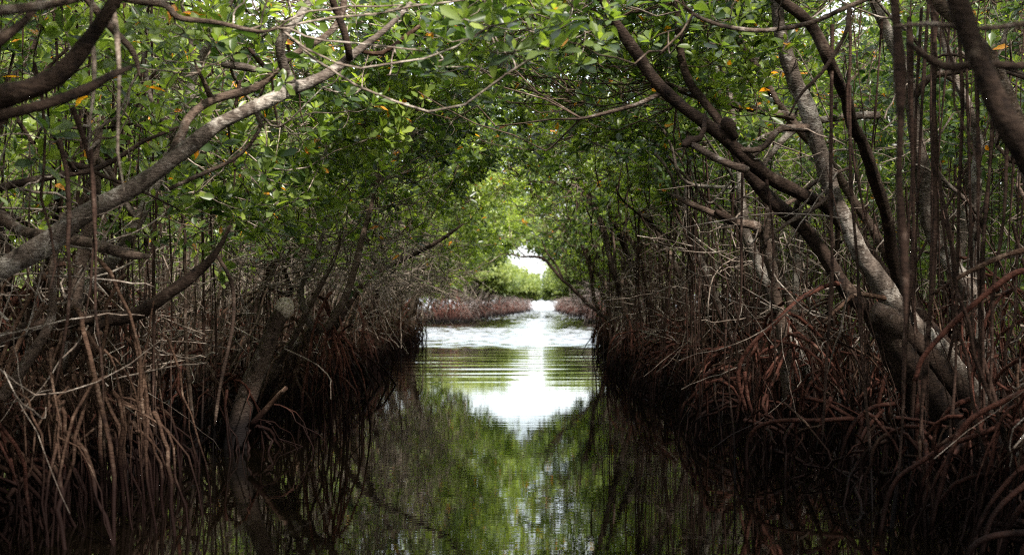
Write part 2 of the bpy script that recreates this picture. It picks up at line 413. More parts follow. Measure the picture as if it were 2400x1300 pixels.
# L3 thick dark limbs top-left, closer
T = tree((-3.6, 6.2, 0), 'thick dark mangrove with heavy shaded limbs crossing the top left')
T.limb('trunk', PL([(-700, 700, 6.2), (-420, 400, 6.2), (-150, 262, 6.1), (0, 230, 6), (90, 208, 6), (150, 172, 6), (205, 110, 6), (255, 45, 6), (300, -20, 6), (330, -80, 6)]), [.09, .08, .065, .056, .052, .046, .042, .038, .035, .034], M['dark'], 14, .2, step=.04)
T.limb('branch', PL([(-100, 300, 6.1), (0, 278, 6), (110, 250, 6), (200, 215, 6.1), (260, 180, 6.2), (305, 155, 6.3)]), [.035, .03, .028, .027, .02, .012], M['dark'], 10)
T.limb('branch', PL([(-250, 40, 5.6), (-100, 30, 5.6), (0, 28, 5.6), (80, 18, 5.6), (160, 5, 5.6), (260, -30, 5.6)]), [.03, .028, .026, .022, .018, .014], M['mid'], 10)
T.limb('branch', PL([(-60, 140, 5.9), (0, 90, 5.9), (60, 40, 6), (90, -20, 6)]), [.03, .026, .02, .014], M['dark'], 8)
add_prop_roots(T, np.array([[-3.6, 6.2, 1.5]] * 8) + rng.normal(size=(8, 3)) * .1, np.stack([-3.6 + rng.normal(size=8) * .4, 6.2 + rng.normal(size=8) * .5, np.full(8, -.3)], 1), rng.uniform(.015, .03, 8), M['root'])
# L4/L5
T = tree((-4.6, 8.0, 0), 'slim grey mangrove arching down above the long pale limb at top left')
T.limb('trunk', np.vstack([[(-4.7, 8.2, -.2), (-4.5, 8.1, 1.6), (-3.9, 8.0, 3.2), (-3.1, 8.0, 3.9)], PL([(150, -60, 8), (205, 5, 8), (268, 75, 8), (308, 120, 8), (322, 175, 8)])]), [.07, .065, .055, .04, .03, .028, .026, .022, .008], M['mid'], 10, .13, step=.05)
T.limb('branch', PL([(150, -60, 8), (300, 0, 8), (390, 12, 8), (428, 45, 8), (520, 60, 8), (620, 77, 8), (680, 62, 8)]), [.022, .02, .022, .02, .017, .013, .006], M['mid'], 8, step=.05)
add_aerial(T, PL([(212, -20, 6.5), (272, -20, 6.5)]), PL([(208, 352, 6.5), (284, 450, 6.5)]), [.0085, .0105], M['twig'], 6, 5)
add_aerial(T, PL([(95, 150, 8), (165, 250, 8), (145, 330, 8), (215, 350, 8)]), PL([(120, 700, 8), (200, 760, 8), (130, 900, 8), (245, 960, 8)]), [.012, .012, .013, .012], M['aer'], 6, 6)
root_fan(T, -500, 700, 8.1, 12, .8)
# L8 dark lower limb
T = tree((-4.6, 11, 0), 'dark brown mangrove with a low limb sweeping over the roots of the left bank')
T.limb('trunk', PL([(-260, 1010, 11.2), (-140, 900, 11.1), (0, 800, 10.9), (80, 765, 10.8), (180, 748, 10.7), (270, 742, 10.6), (340, 722, 10.5), (400, 682, 10.4), (460, 640, 10.4), (505, 592, 10.4), (540, 530, 10.4)]), [.10, .085, .075, .07, .062, .06, .056, .05, .045, .03, .012], M['dark'], 12, .15, step=.05)
T.limb('branch', PL([(510, 600, 10.4), (545, 660, 10.4), (550, 760, 10.4), (520, 880, 10.4), (500, 1000, 10.4)]), [.018, .017, .016, .015, .014], M['dark'], 8)
T.limb('branch', PL([(290, 745, 10.6), (230, 770, 10.6), (150, 860, 10.7), (110, 960, 10.7)]), [.035, .035, .032, .03], M['dark'], 10)
root_fan(T, 60, 800, 10.9, 16, 1.0, mat='rootg'); root_fan(T, 300, 745, 10.6, 6, .5, mat='rootg')
# L9 sawn stump
T = tree((P(560, 1045, 14.8)[0], 14.8, 0), 'sawn-off leaning mangrove trunk with a pale round cut end', name='stump')
q = T.limb('trunk', PL([(548, 1080, 14.9), (560, 1000, 14.8), (585, 900, 14.7), (610, 830, 14.6), (636, 770, 14.5), (664, 716, 14.3)]), [.15, .135, .115, .105, .1, .095], M['mid'], 14, .12, .01, skel=False, step=.05)
d = q[-1] - q[-3]; d /= np.linalg.norm(d); u = np.cross(d, [0, 1, 0]); u /= np.linalg.norm(u); v = np.cross(d, u)
fc = q[-1] + d * .004; ang = np.arange(16) / 16 * 2 * PI
nrm = norm(d * .4 + np.array([.1, -.9, .35])); u = norm(np.cross(nrm, [0, 0, 1])); v = np.cross(nrm, u)
ring = [fc + nrm * .03 + (u * math.cos(b) + v * math.sin(b)) * .088 for b in ang]; back = [fc - nrm * .08 + (u * math.cos(b) + v * math.sin(b)) * .096 for b in ang]
Vv = np.array(ring + back + [fc + nrm * .03]); Qq = [(i, 16 + i, 16 + (i + 1) % 16, (i + 1) % 16) for i in range(16)] + [(32, i, i + 1, (i + 2) % 16) for i in range(0, 16, 2)]
T.part('cut_end', Vv, np.array(Qq), M['cut'], smooth=False, label='pale round sawn end')
T.limb('branch', PL([(585, 1000, 14.5), (622, 955, 14.4), (650, 925, 14.3), (668, 908, 14.2)]), [.04, .036, .03, .024], M['rootg'], 8, skel=False)
root_fan(T, 575, 960, 14.7, 10, .8)
# L10 forked tree behind the stump
T = tree((P(600, 960, 18)[0], 18, 0), 'forked tan mangrove leaning just behind the sawn trunk')
T.limb('trunk', PL([(560, 1000, 17), (600, 930, 17), (650, 855, 16.8), (700, 805, 16.7), (740, 770, 16.5), (765, 765, 16.4), (810, 690, 16.4), (850, 560, 16.5), (880, 430, 16.8)]), [.12, .10, .09, .085, .08, .06, .05, .04, .02], M['mid'], 12, .16)
T.limb('branch', PL([(735, 775, 16.5), (716, 720, 16.4), (710, 670, 16.4), (738, 615, 16.3), (770, 520, 16.3)]), [.05, .045, .04, .035, .015], M['pale'], 10, .2)
T.limb('branch', PL([(650, 850, 16.8), (700, 760, 16.2), (760, 650, 16), (800, 560, 16)]), [.05, .04, .035, .02], M['mid'], 8)
root_fan(T, 700, 805, 16.7, 14, .9, mat='rootg'); root_fan(T, 770, 765, 16.4, 8, .6)
# L13 thin dark limb reaching over water
T = tree((P(780, 830, 26)[0], 26, 0), 'slim dark mangrove whose thin limb reaches up over the left water edge')
T.limb('trunk', PL([(740, 860, 26), (790, 760, 26), (830, 690, 26), (880, 640, 26), (950, 605, 26), (1020, 570, 26), (1090, 520, 26)]), [.12, .09, .075, .06, .05, .045, .02], M['dark'], 10)
root_fan(T, 790, 770, 26, 16, 1.4, (.02, .035))
# L14 root fan at the bottom left corner
T = tree((-3.4, 9.4, 0), 'small mangrove with pale grey roots slanting into water at the bottom left corner')
T.limb('trunk', PL([(-60, 1150, 9.5), (-40, 1000, 9.4), (40, 880, 9.4), (110, 770, 9.4), (120, 640, 9.4), (150, 500, 9.5)]), [.05, .05, .045, .035, .03, .02], M['mid'], 10)
for (x0, y0, x1, y1) in ((-40, 1010, 165, 1228), (-30, 1080, 150, 1235), (-60, 1130, 120, 1240), (-50, 980, 175, 1222), (20, 1040, 60, 1230), (-60, 1180, 90, 1255), (0, 940, 40, 1200)):
    a = P(x0, y0, 9.2); b = P(x1, y1, 9.65); k = np.linspace(0, 1, 9)[:, None]
    p = a + (b - a) * k + np.array([0, 0, .07]) * np.sin(k * PI); p[-1] = b + np.array([.05, 0, -.12])
    V, Q = tubes(p[None], np.linspace(.02, .012, 9)[None], 7, .1); T.part('prop_root', V, Q, M['rootg'])
root_fan(T, 110, 900, 9.4, 14, .75, mat='rootg'); root_fan(T, 240, 860, 9.6, 8, .6, mat='rootg')

# R1 / R2
T = tree((P(2290, 1000, 13)[0], 13, 0), 'big leaning mangrove with pale blotched trunk on split buttress roots')
T.limb('trunk', PL([(2350, 1050, 13), (2320, 960, 13), (2235, 850, 12.9), (2145, 765, 12.8), (2080, 680, 12.7), (2010, 580, 12.6), (1962, 455, 12.5), (1922, 335, 12.4), (1884, 220, 12.3), (1850, 130, 12.2), (1822, 30, 12.1), (1808, -60, 12)]), [.10, .105, .11, .115, .108, .092, .088, .088, .08, .072, .066, .06], M['pale'], 16, .15, .02, step=.05)
for pl, w in ((((2052, 742, 12.6), (2120, 830, 12.5), (2200, 930, 12.4), (2270, 1040, 12.4)), (.10, .105, .10, .10)),
              (((2110, 760, 12.7), (2190, 860, 12.7), (2270, 960, 12.7), (2330, 1060, 12.8)), (.10, .11, .11, .10)),
              (((2060, 780, 12.9), (2110, 870, 12.9), (2180, 960, 12.9), (2230, 1060, 12.9)), (.07, .08, .08, .07))):
    T.limb('buttress_root', PL(pl), w, M['dark'], 14, .12, .02, skel=False)
T.limb('branch', PL([(2115, 770, 12.5), (2080, 745, 12.4), (2050, 735, 12.35)]), [.125, .12, .085], M['mid'], 12, .35, label='jagged broken end of the trunk')
T.limb('branch', PL([(1960, 450, 12.5), (1900, 490, 12.4), (1850, 520, 12.3), (1800, 560, 12.2)]), [.03, .025, .02, .01], M['mid'], 8)
T.limb('branch', PL([(1890, 300, 12.3), (1830, 300, 12), (1780, 350, 12), (1700, 350, 12)]), [.045, .035, .03, .02], M['mid'], 8)
T.limb('branch', PL([(2090, 700, 12.7), (2030, 690, 12.4), (1990, 700, 12.2), (1930, 760, 12)]), [.03, .026, .022, .016], M['rootg'], 8)
root_fan(T, 2200, 900, 14.3, 14, .8); root_fan(T, 2370, 900, 13.4, 12, .7); root_fan(T, 2060, 980, 12.7, 8, .5, mat='rootg')
# R3 dark upper trunk
T = tree((P(2260, 950, 14.2)[0], 14.2, 0), 'dark brown mangrove slanting from the top centre down behind the pale blotched trunk')
T.limb('trunk', PL([(2330, 1000, 14.2), (2250, 850, 14.2), (2150, 720, 14.0), (2050, 600, 13.6), (1950, 500, 13), (1880, 450, 12.6), (1790, 390, 12.2), (1720, 325, 12), (1650, 270, 11.9), (1560, 212, 11.8), (1492, 130, 11.7), (1440, 50, 11.6), (1400, -30, 11.5)]), [.10, .09, .085, .075, .07, .07, .066, .066, .064, .06, .056, .05, .045], M['dark'], 14, .14, .02, step=.05)
T.limb('branch', PL([(1720, 325, 12), (1705, 295, 11.9), (1690, 285, 11.9)]), [.05, .06, .03], M['dark'], 10, .4)
T.limb('branch', PL([(1650, 270, 11.9), (1645, 320, 11.8), (1615, 335, 11.8), (1605, 345, 11.7)]), [.03, .03, .045, .02], M['dark'], 10, .3)
T.limb('branch', PL([(1616, 335, 11.8), (1680, 372, 11.7), (1735, 392, 11.7), (1748, 398, 11.7)]), [.03, .035, .04, .03], M['mid'], 10)
T.limb('branch', PL([(1560, 212, 11.8), (1500, 240, 11.8), (1400, 270, 11.9), (1330, 275, 12)]), [.03, .022, .018, .01], M['mid'], 8)
root_fan(T, 2250, 850, 14.2, 12, 1.0)
# R4
T = tree((P(2150, 900, 13.6)[0], 13.6, 0), 'dark mangrove trunk slanting parallel below the upper dark one beside the white trunk')
T.limb('trunk', PL([(2170, 1010, 13.4), (2110, 860, 13.3), (2050, 755, 13.2), (2000, 700, 13.1), (1930, 602, 13), (1870, 530, 12.9), (1800, 452, 12.8), (1740, 370, 12.7), (1680, 270, 12.7), (1620, 190, 12.7), (1590, 60, 12.7), (1580, -50, 12.7)]), [.10, .095, .09, .085, .08, .078, .072, .062, .05, .045, .04, .035], M['dark'], 14, .14, .02, step=.05)
T.limb('branch', PL([(1860, 520, 12.9), (1870, 470, 12.7), (1905, 430, 12.6), (1990, 395, 12.5)]), [.03, .028, .024, .015], M['mid'], 8)
T.limb('branch', PL([(1980, 660, 13), (1900, 680, 12.8), (1830, 740, 12.6), (1740, 850, 12.6), (1750, 960, 12.6)]), [.03, .026, .024, .022, .02], M['root'], 8)
root_fan(T, 2080, 850, 13.7, 16, 1.0)
# R5
T = tree((P(2250, 900, 13.8)[0], 13.8, 0), 'dark mangrove descending from the top right between two pale trunks')
T.limb('trunk', PL([(2260, 1010, 13.8), (2180, 850, 13.8), (2125, 700, 13.6), (2085, 540, 13.2), (2045, 390, 12.4), (2000, 262, 11.4), (1950, 150, 10.3), (1900, 60, 10.2), (1835, 0, 10.1), (1790, -60, 10)]), [.075, .075, .072, .068, .062, .056, .05, .048, .045, .04], M['dark'], 12, .13, .015, step=.05)
root_fan(T, 2200, 850, 13.9, 12, .9)
# R6
T = tree((P(2200, 850, 15.5)[0], 15.5, 0), 'slender grey mangrove crossing behind the pale blotched trunk')
T.limb('trunk', PL([(2240, 980, 15.5), (2170, 760, 15.4), (2100, 640, 15.2), (2020, 500, 15), (1950, 380, 14.8), (1880, 300, 14.6), (1840, 250, 14.5), (1782, 170, 14.4), (1730, 90, 14.4), (1710, 0, 14.4), (1700, -60, 14.4)]), [.07, .065, .06, .057, .055, .052, .05, .045, .042, .04, .035], M['mid'], 12, .13, .02)
T.limb('branch', PL([(1860, 275, 14.5), (1800, 265, 14.4), (1700, 245, 14.4), (1610, 215, 14.4), (1560, 190, 14.4)]), [.045, .045, .042, .04, .02], M['mid'], 10)
T.limb('branch', PL([(2060, 270, 14.8), (1950, 280, 14.7), (1870, 300, 14.6), (1800, 370, 14.6), (1760, 420, 14.6)]), [.045, .045, .045, .035, .02], M['pale'], 10)
root_fan(T, 2180, 790, 15.4, 14, 1.1)
# R7
T = tree((P(2300, 800, 14.5)[0], 14.5, 0), 'pale lichen speckled mangrove standing nearly upright right of the pale blotched trunk')
T.limb('trunk', PL([(2330, 960, 14.6), (2290, 700, 14.5), (2222, 590, 14.4), (2175, 480, 14.3), (2150, 330, 14.1), (2140, 220, 14), (2112, 120, 13.9), (2078, 40, 13.8), (2050, -60, 13.7)]), [.13, .12, .10, .09, .085, .08, .075, .065, .06], M['pale'], 14, .13, .02)
T.limb('branch', PL([(2140, 230, 14), (2180, 180, 13.8), (2260, 160, 13.6), (2330, 100, 13.5)]), [.05, .04, .035, .02], M['mid'], 8)
root_fan(T, 2290, 720, 14.5, 16, 1.2)
# R8 near blurred
T = tree((2.2, 5.0, 0), 'near blurred dark trunk slanting across the top right corner')
T.limb('trunk', PL([(2900, 1300, 5.2), (2700, 900, 5.2), (2520, 540, 5.1), (2400, 345, 5), (2352, 260, 5), (2300, 130, 5), (2255, 0, 5), (2220, -110, 5)]), [.07, .068, .062, .055, .05, .048, .045, .04], M['dark'], 14, .14)
T.limb('branch', PL([(2560, 140, 5.6), (2400, 152, 5.6), (2300, 150, 5.6), (2230, 165, 5.6), (2180, 150, 5.6), (2120, 110, 5.6)]), [.022, .02, .018, .022, .018, .01], M['dark'], 8)
T.limb('branch', PL([(2500, 40, 5.3), (2400, 55, 5.3), (2290, 70, 5.3), (2180, 62, 5.3), (2100, 65, 5.3)]), [.014, .013, .012, .012, .007], M['mid'], 8)
add_aerial(T, PL([(2085, -60, 5.8), (2175, -20, 6)]), PL([(2112, 760, 5.8), (2300, 420, 6)]), [.021, .012], M['aer'], 8, 6)
# R9..R10 top right crossing limbs
T = tree((3.6, 10.2, 0), 'mangrove at the right edge with knotted hanging roots and a sagging top limb')
T.limb('trunk', np.vstack([[(3.75, 9.4, -.2)], PL([(2480, 700, 9.4), (2390, 330, 9.4), (2330, 150, 9.3), (2200, 20, 9.3), (2120, -60, 9.3)])]), [.09, .085, .07, .06, .05, .045], M['mid'], 12)
T.limb('branch', PL([(2100, -30, 9.3), (1985, 25, 9.3), (1900, 57, 9.3), (1790, 75, 9.3), (1700, 65, 9.3), (1640, 45, 9.3), (1600, 20, 9.3)]), [.02, .02, .02, .019, .017, .015, .01], M['mid'], 8)
T.limb('branch', PL([(1990, 20, 9.3), (1980, 80, 9.2), (1930, 160, 9.2), (1875, 220, 9.2), (1845, 280, 9.2)]), [.018, .017, .015, .013, .008], M['dark'], 8)
T.limb('branch', PL([(2480, 700, 9.4), (2420, 640, 9.2), (2370, 640, 9.2), (2300, 700, 9.2), (2180, 830, 9.3), (2150, 900, 9.3)]), [.03, .026, .024, .022, .02, .02], M['root'], 8)
T.limb('branch', PL([(2560, 560, 9.4), (2400, 590, 9.3), (2280, 640, 9.3), (2180, 700, 9.3)]), [.025, .022, .018, .01], M['rootg'], 8)
tp = PL([(2130, 40, 9.6), (2160, 20, 9.7), (2200, 30, 9.8), (2240, 20, 9.6), (2290, 60, 9.5), (2330, 120, 9.5), (2370, 200, 9.4), (2180, 10, 10), (2260, 30, 10.2), (1945, 60, 10.3), (1985, 40, 10.5), (2000, 200, 10.4), (1750, 380, 11.8), (1800, 420, 12)])
bt = tp.copy(); bt[:, 2] = [-.2, .9, -.2, .4, -.2, -.2, .7, -.2, -.2, .5, 2.0, -.2, -.2, .8]; bt[:, 0] += rng.normal(size=len(bt)) * .12
add_aerial(T, tp, bt, rng.uniform(.012, .02, len(tp)), M['aer'], 7, 6)
root_fan(T, 2430, 820, 9.4, 18, 1.0)
# R13 broken pale stub
T = tree((P(1800, 800, 14.5)[0], 14.5, 0), 'bare mangrove with a short splintered pale limb pointing over the channel')
T.limb('trunk', PL([(1850, 960, 14.6), (1830, 760, 14.5), (1800, 620, 14.4), (1775, 540, 14.3), (1720, 520, 14.2), (1650, 492, 14.1), (1600, 472, 14), (1562, 455, 14)]), [.08, .075, .065, .055, .045, .04, .035, .008], M['mid'], 12, .18)
T.limb('branch', PL([(1720, 520, 14.2), (1690, 500, 14.1), (1680, 490, 14.1)]), [.05, .04, .02], M['dark'], 8, .3)
T.limb('branch', PL([(1790, 580, 14.3), (1810, 500, 14.2), (1850, 470, 14.2), (1900, 440, 14.2)]), [.04, .035, .025, .015], M['mid'], 8)
root_fan(T, 1825, 760, 14.5, 18, 1.2)
# R14 thin arching limb framing the opening
T = tree((P(1500, 800, 40)[0], 40, 0), 'thin arching mangrove whose bare limb frames the far opening')
T.limb('trunk', PL([(1540, 850, 42), (1490, 800, 42), (1440, 762, 42), (1400, 730, 42), (1355, 690, 42), (1310, 645, 42), (1272, 608, 42), (1225, 602, 42), (1172, 594, 42)]), [.09, .08, .07, .065, .06, .055, .05, .03, .015], M['dark'], 10, .12, .03)
T.limb('branch', PL([(1320, 655, 42), (1300, 615, 42), (1282, 590, 42), (1270, 560, 42)]), [.04, .035, .03, .02], M['dark'], 8)
T.limb('branch', PL([(1232, 602, 42), (1210, 580, 42), (1195, 560, 42)]), [.02, .015, .008], M['dark'], 6)
root_fan(T, 1490, 800, 42, 14, 1.4, (.02, .035))
# front roots right corner : near arching red roots
T = tree((3.0, 8.6, 0), 'mangrove in the bottom right corner standing on high arching red roots')
T.limb('trunk', PL([(2600, 1000, 8.6), (2540, 800, 8.6), (2480, 500, 8.6), (2440, 200, 8.6), (2420, -80, 8.6)]), [.07, .065, .06, .05, .045], M['mid'], 12)
arcs = [((2480, 1240, 7.6), (2400, 1250, 7.6), (2330, 1262, 7.6), (2280, 1300, 7.6), (2262, 1420, 7.6)),
        ((2500, 1030, 8.4), (2430, 1065, 8.4), (2360, 1130, 8.4), (2300, 1220, 8.4), (2265, 1360, 8.4)),
        ((2400, 985, 9.3), (2320, 1005, 9.3), (2230, 1035, 9.3), (2140, 1080, 9.3), (2085, 1130, 9.3), (2050, 1260, 9.3)),
        ((2300, 1000, 10), (2200, 1100, 9.8), (2170, 1180, 9.8), (2160, 1260, 9.8)),
        ((2440, 900, 9), (2300, 975, 9), (2240, 1060, 9), (2180, 1250, 9)),
        ((2100, 945, 12), (2040, 955, 12), (1990, 1010, 12), (1960, 1130, 12)),
        ((2000, 980, 12.4), (1900, 985, 12.4), (1790, 990, 12.6), (1748, 1030, 12.7), (1742, 1110, 12.7)),
        ((2075, 880, 12), (2060, 960, 12), (2080, 1040, 12), (2065, 1170, 12)),
        ((2160, 890, 11.5), (2145, 1000, 11.5), (2150, 1100, 11.5), (2150, 1230, 11.5)),
        ((1950, 930, 12.2), (1935, 960, 12.2), (1915, 1015, 12.2), (1895, 1060, 12.3), (1880, 1120, 12.3)),
        ((1745, 870, 13.5), (1750, 930, 13.5), (1765, 985, 13.5), (1772, 1060, 13.5)),
        ((2600, 1150, 7.2), (2480, 1180, 7.2), (2400, 1290, 7.2), (2380, 1450, 7.2)),
        ((2420, 1120, 8.2), (2340, 1190, 8.2), (2310, 1260, 8.2), (2300, 1380, 8.2))]
for pl in arcs:
    c = PL(pl); rr = rng.uniform(.019, .027) ; V, Q, _, _ = limb(c, np.linspace(rr, rr * .75, len(c)), 8, .06, .1, .012); T.part('prop_root', V, Q, M['root'])
root_fan(T, 2450, 950, 8.8, 16, 1.0); root_fan(T, 2330, 1060, 9.6, 12, .8)
# log in the water
lg = Thing('log', P(1490, 850, 34), 'short dark log jutting from the right bank at the water line', 'log')
V, Q, _, _ = limb(PL([(1476, 848, 33.5), (1500, 850, 33.8), (1530, 850, 34.4)]), [.13, .135, .13], 14, .1, .05, .01); lg.part('log_body', V, Q, M['mid'])
c = P(1474, 848, 33.4)

# ------------------------------------------------------------------ row trees
near_lab = {
 -1: [(7.6, -4.3, 'slender mangrove with hanging roots nearest the camera on the left bank'), (12.4, -4.1, 'slim mangrove rising between the dark sweeping limb and the sawn trunk'), (13.6, -5.2, 'mangrove in shade behind the low dark limb of the left bank'),
      (20, -4.4, 'brown mangrove next beyond the forked tan tree on the left bank'), (22.6, -4.7, 'leafy mangrove between the forked tan tree and the thin reaching limb'), (24.3, -5.2, 'mangrove just before the tree with the thin reaching limb')],
 1: [(16.6, 2.9, 'mangrove next beyond the splintered pale limb on the right bank'), (18.6, 3.4, 'leaning mangrove with hanging roots behind the splintered pale limb'), (20.8, 2.6, 'dark rooted mangrove on the jutting point of the right bank'), (23, 2.9, 'mangrove just beyond the jutting point of the right bank')]}
for side in (-1, 1):
    for D, x, lab in near_lab[side]:
        gen_tree(x, D, side, lab, lean=1.7 if side < 0 else 1.2, top=4.3 if side < 0 else 4.8, r=.07, nroot=18, naer=16, lod=0, mat=random.choice(['mid', 'dark', 'pale']))
    D = 26.5
    while D < 64:
        x = (eL(D) - rng.uniform(.4, 1.2)) if side < 0 else (eR(D) + rng.uniform(.4, 1.1))
        sn = 'left' if side < 0 else 'right'
        zone = 'middle stretch' if D < 44 else 'far mouth'
        gen_tree(x, D, side, f'waterside mangrove on red stilt roots along the {zone} of the {sn} bank', f'waterside mangroves, {zone}, {sn} bank', lean=2.0 if side < 0 else 1.5, top=4.4, r=.08, nroot=20, naer=26 if side > 0 else 14, lod=1, mat=random.choice(['mid', 'mid', 'dark']))
        D += rng.uniform(1.7, 2.6)
    for row, (off, cnt, st, d0) in enumerate(((2.6, 20, 2.7, 9), (5.2, 13, 4.2, 8))):
        for i in range(cnt):
            D = d0 + i * st + rng.uniform(-.8, .8)
            if D > 64: break
            x = (eL(D) - off - rng.uniform(-.5, .7)) if side < 0 else (eR(D) + off + rng.uniform(-.5, .7))
            sn = 'left' if side < 0 else 'right'; rn = ('second row', 'deep shade')[row]
            gen_tree(x, D, side, f'mangrove in the {rn} behind the waterside trees of the {sn} bank', f'mangroves in the {rn}, {sn} bank', lean=rng.uniform(-.5, 1.8), top=rng.uniform(4.5, 6), r=rng.uniform(.05, .10), nroot=14 if row == 0 else 8, naer=12 if row == 0 else 6, lod=1, mat=random.choice(['mid', 'pale', 'dark']), seedlimbs=4)
for side in (-1, 1):
    for i, D in enumerate((-9, -6, -3, 0, 2.6, 4.6, 7, 9.5)):
        for row in (0, 1):
            gen_tree(side * (4.1 + 2.6 * row + .3 * (i % 2)), D + row, side, f"unseen mangrove added to shade the {'left' if side < 0 else 'right'} bank", f"unseen mangroves added for shade, {'left' if side < 0 else 'right'} bank", lean=1.2, top=4.9, r=.08, nroot=5, naer=0, lod=1, seedlimbs=5, mat='dark')  # out of view, added to keep light off the near banks
NEAR = list(TREES)
# far trees
FAR = []
for side in (-1, 1):
    for D in (114, 118, 123, 129, 136, 144, 153, 164, 178, 195, 215, 240, 270, 305, 345, 390):
        for row in range(2 if D > 130 else 3):
            DD = D + rng.uniform(-2, 2)
            x = (min(eL(DD), -5.6 if D > 118 else -7) - .8 - row * 3.2) if side < 0 else (eR(DD) + .9 + row * 3.2)
            sn = 'left' if side < 0 else 'right'
            if D < 130 and row == 0:
                lab = {(-1, 114): 'sunlit mangrove on the point where the left bank narrows beyond the open water', (-1, 118): 'yellow green mangrove second along the far left bank past the open water', (-1, 123): 'tall yellow green mangrove third along the far left bank', (-1, 129): 'far left bank mangrove beyond the tallest yellow green crown',
                       (1, 114): 'sunlit mangrove at the corner of the far right bank past the open water', (1, 118): 'sunlit mangrove second along the far right bank', (1, 123): 'rounded green mangrove third along the far right bank', (1, 129): 'fourth sunlit mangrove along the far right bank'}[(side, D)]; g = None
            else:
                lab = f'small distant mangrove closing in on the far narrow channel, {sn} bank'; g = f'distant mangroves, {sn} bank'
            t = gen_tree(x, DD, side, lab, g, lean=2.0, top=4.4, r=.11, nroot=(12 if D < 135 else 5) if row == 0 else 0, naer=(6 if D < 130 else 0), lod=2, mat='mid', seedlimbs=4)
            t.row = row; t.fs = side; FAR.append(t)

# ------------------------------------------------------------------ foliage
def vnoise(p, sc, seed):
    r = np.random.default_rng(seed); v = np.zeros(len(p))
    for _ in range(10):
        k = r.normal(size=3); k /= np.linalg.norm(k); v += np.sin(p @ k * sc * r.uniform(.6, 1.6) * 2 * PI + r.uniform(0, 6.28))
    return v / 3.2

def rosettes(pos, axis, size, tint, nleaf=8):
    n = len(pos)
    ax = norm(axis); ref = np.where(np.abs(ax[:, 2:3]) < .9, np.array([[0, 0, 1.]]), np.array([[1., 0, 0]]))
    u = norm(np.cross(ax, ref)); v = np.cross(ax, u)
    i = np.arange(nleaf)[None]
    phi = i * 2.399 + rng.uniform(0, 6.28, (n, 1)) + rng.normal(size=(n, nleaf)) * .25
    th = np.radians(np.interp(i, [0, nleaf - 1], [22, 88]) + rng.normal(size=(n, nleaf)) * 12)
    r = np.cos(phi)[..., None] * u[:, None] + np.sin(phi)[..., None] * v[:, None]
    a = ax[:, None]
    d = np.cos(th)[..., None] * a + np.sin(th)[..., None] * r
    nn = np.sin(th)[..., None] * a - np.cos(th)[..., None] * r
    s = np.cross(nn, d)
    tw = rng.normal(size=(n, nleaf, 1)) * .35
    nn, s = nn * np.cos(tw) + s * np.sin(tw), s * np.cos(tw) - nn * np.sin(tw)
    L = (size[:, None] * np.interp(i, [0, 2, nleaf - 1], [.6, .9, 1.05]) * rng.uniform(.75, 1.2, (n, nleaf)))[..., None]
    o = pos[:, None] + d * L * .12 - a * L * .3 * (i / nleaf)[..., None]
    tpl = [(0, 0, 0), (1, 0, -.10), (.38, .17, .05), (.74, .23, .01), (.38, -.17, .05), (.74, -.23, .01)]
    V = np.stack([o + d * L * x + s * L * y + nn * L * z for x, y, z in tpl], 2)     # n,leaf,6,3
    b = (np.arange(n * nleaf) * 6)[:, None]
    Q = np.stack([b + np.array([[0, 4, 5, 1]]), b + np.array([[0, 1, 3, 2]])], 1).reshape(-1, 4)
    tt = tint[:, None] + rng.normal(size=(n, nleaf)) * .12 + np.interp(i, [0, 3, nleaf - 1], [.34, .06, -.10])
    tt = np.clip(tt, 0, .9)
    yl = rng.random((n, nleaf)) < .011; tt = np.where(yl, rng.uniform(.955, 1, (n, nleaf)), tt)
    tt = np.repeat(tt.reshape(-1), 2)
    return V.reshape(-1, 3), Q, tt

def sample(n, lo, hi):
    return rng.uniform(0, 1, (n, 3)) * (np.array(hi) - lo) + lo

def curtain(D):
    c = np.zeros_like(D)
    for a, w in ((13.2, 1.0), (17.7, 1.25), (23, 1.4), (29.2, 1.4), (36, 1.2), (44, 1.3), (52, 1.4), (60, 1.9)):
        c = np.maximum(c, np.exp(-((D - a) / w) ** 2))
    return c

pts = []
def keep(p, dens_per_m3_frac, edge_noise=.28):
    z = arch(p[:, 0], p[:, 1]) + vnoise(p, .55, 3) * edge_noise + vnoise(p, 1.6, 5) * .12
    ok = (p[:, 2] > z) & (rng.random(len(p)) < dens_per_m3_frac)
    return p[ok]
dens = 95                                                        # rosettes per cubic metre at full density
def zone(lo, hi, fn, dn=1.0, fl0=.03):
    vol = np.prod(np.array(hi) - lo); p = sample(int(vol * dens * dn), lo, hi)
    f = np.clip(fn(p), 0, 1)
    cl = vnoise(p, .45, 21) + .7 * vnoise(p, 1.1, 22)
    f = f * np.clip(.55 + .75 * cl, fl0, 1)
    pts.append(keep(p, f))
lodD = lambda D: np.interp(D, [9, 20, 40, 64], [1.0, .85, .5, .38])
# left wall of leaves
def fl(p):
    x, D, z = p.T
    inn = x - (eL(D) + 1.0)                                        # >0 over water
    depth = np.where(inn > 0, 1, np.exp(inn / 2.8))
    f = depth * lodD(D) * np.where(z > 5.4, .85, 1)
    f *= np.where((D < 10.8), 0.0, 1) * np.where((z > 4.2) & (x > eL(D) - 1.2), np.interp(D, [14, 20], [.16, .1]), 1)
    f *= np.where((z < 2.5) & (x < -5), .25, 1) * np.where((D > 20) & (z < 3.1), .5, 1)
    return f * .8
zone((-9.5, 9.5, 1.6), (-1.0, 64, 7.2), fl)
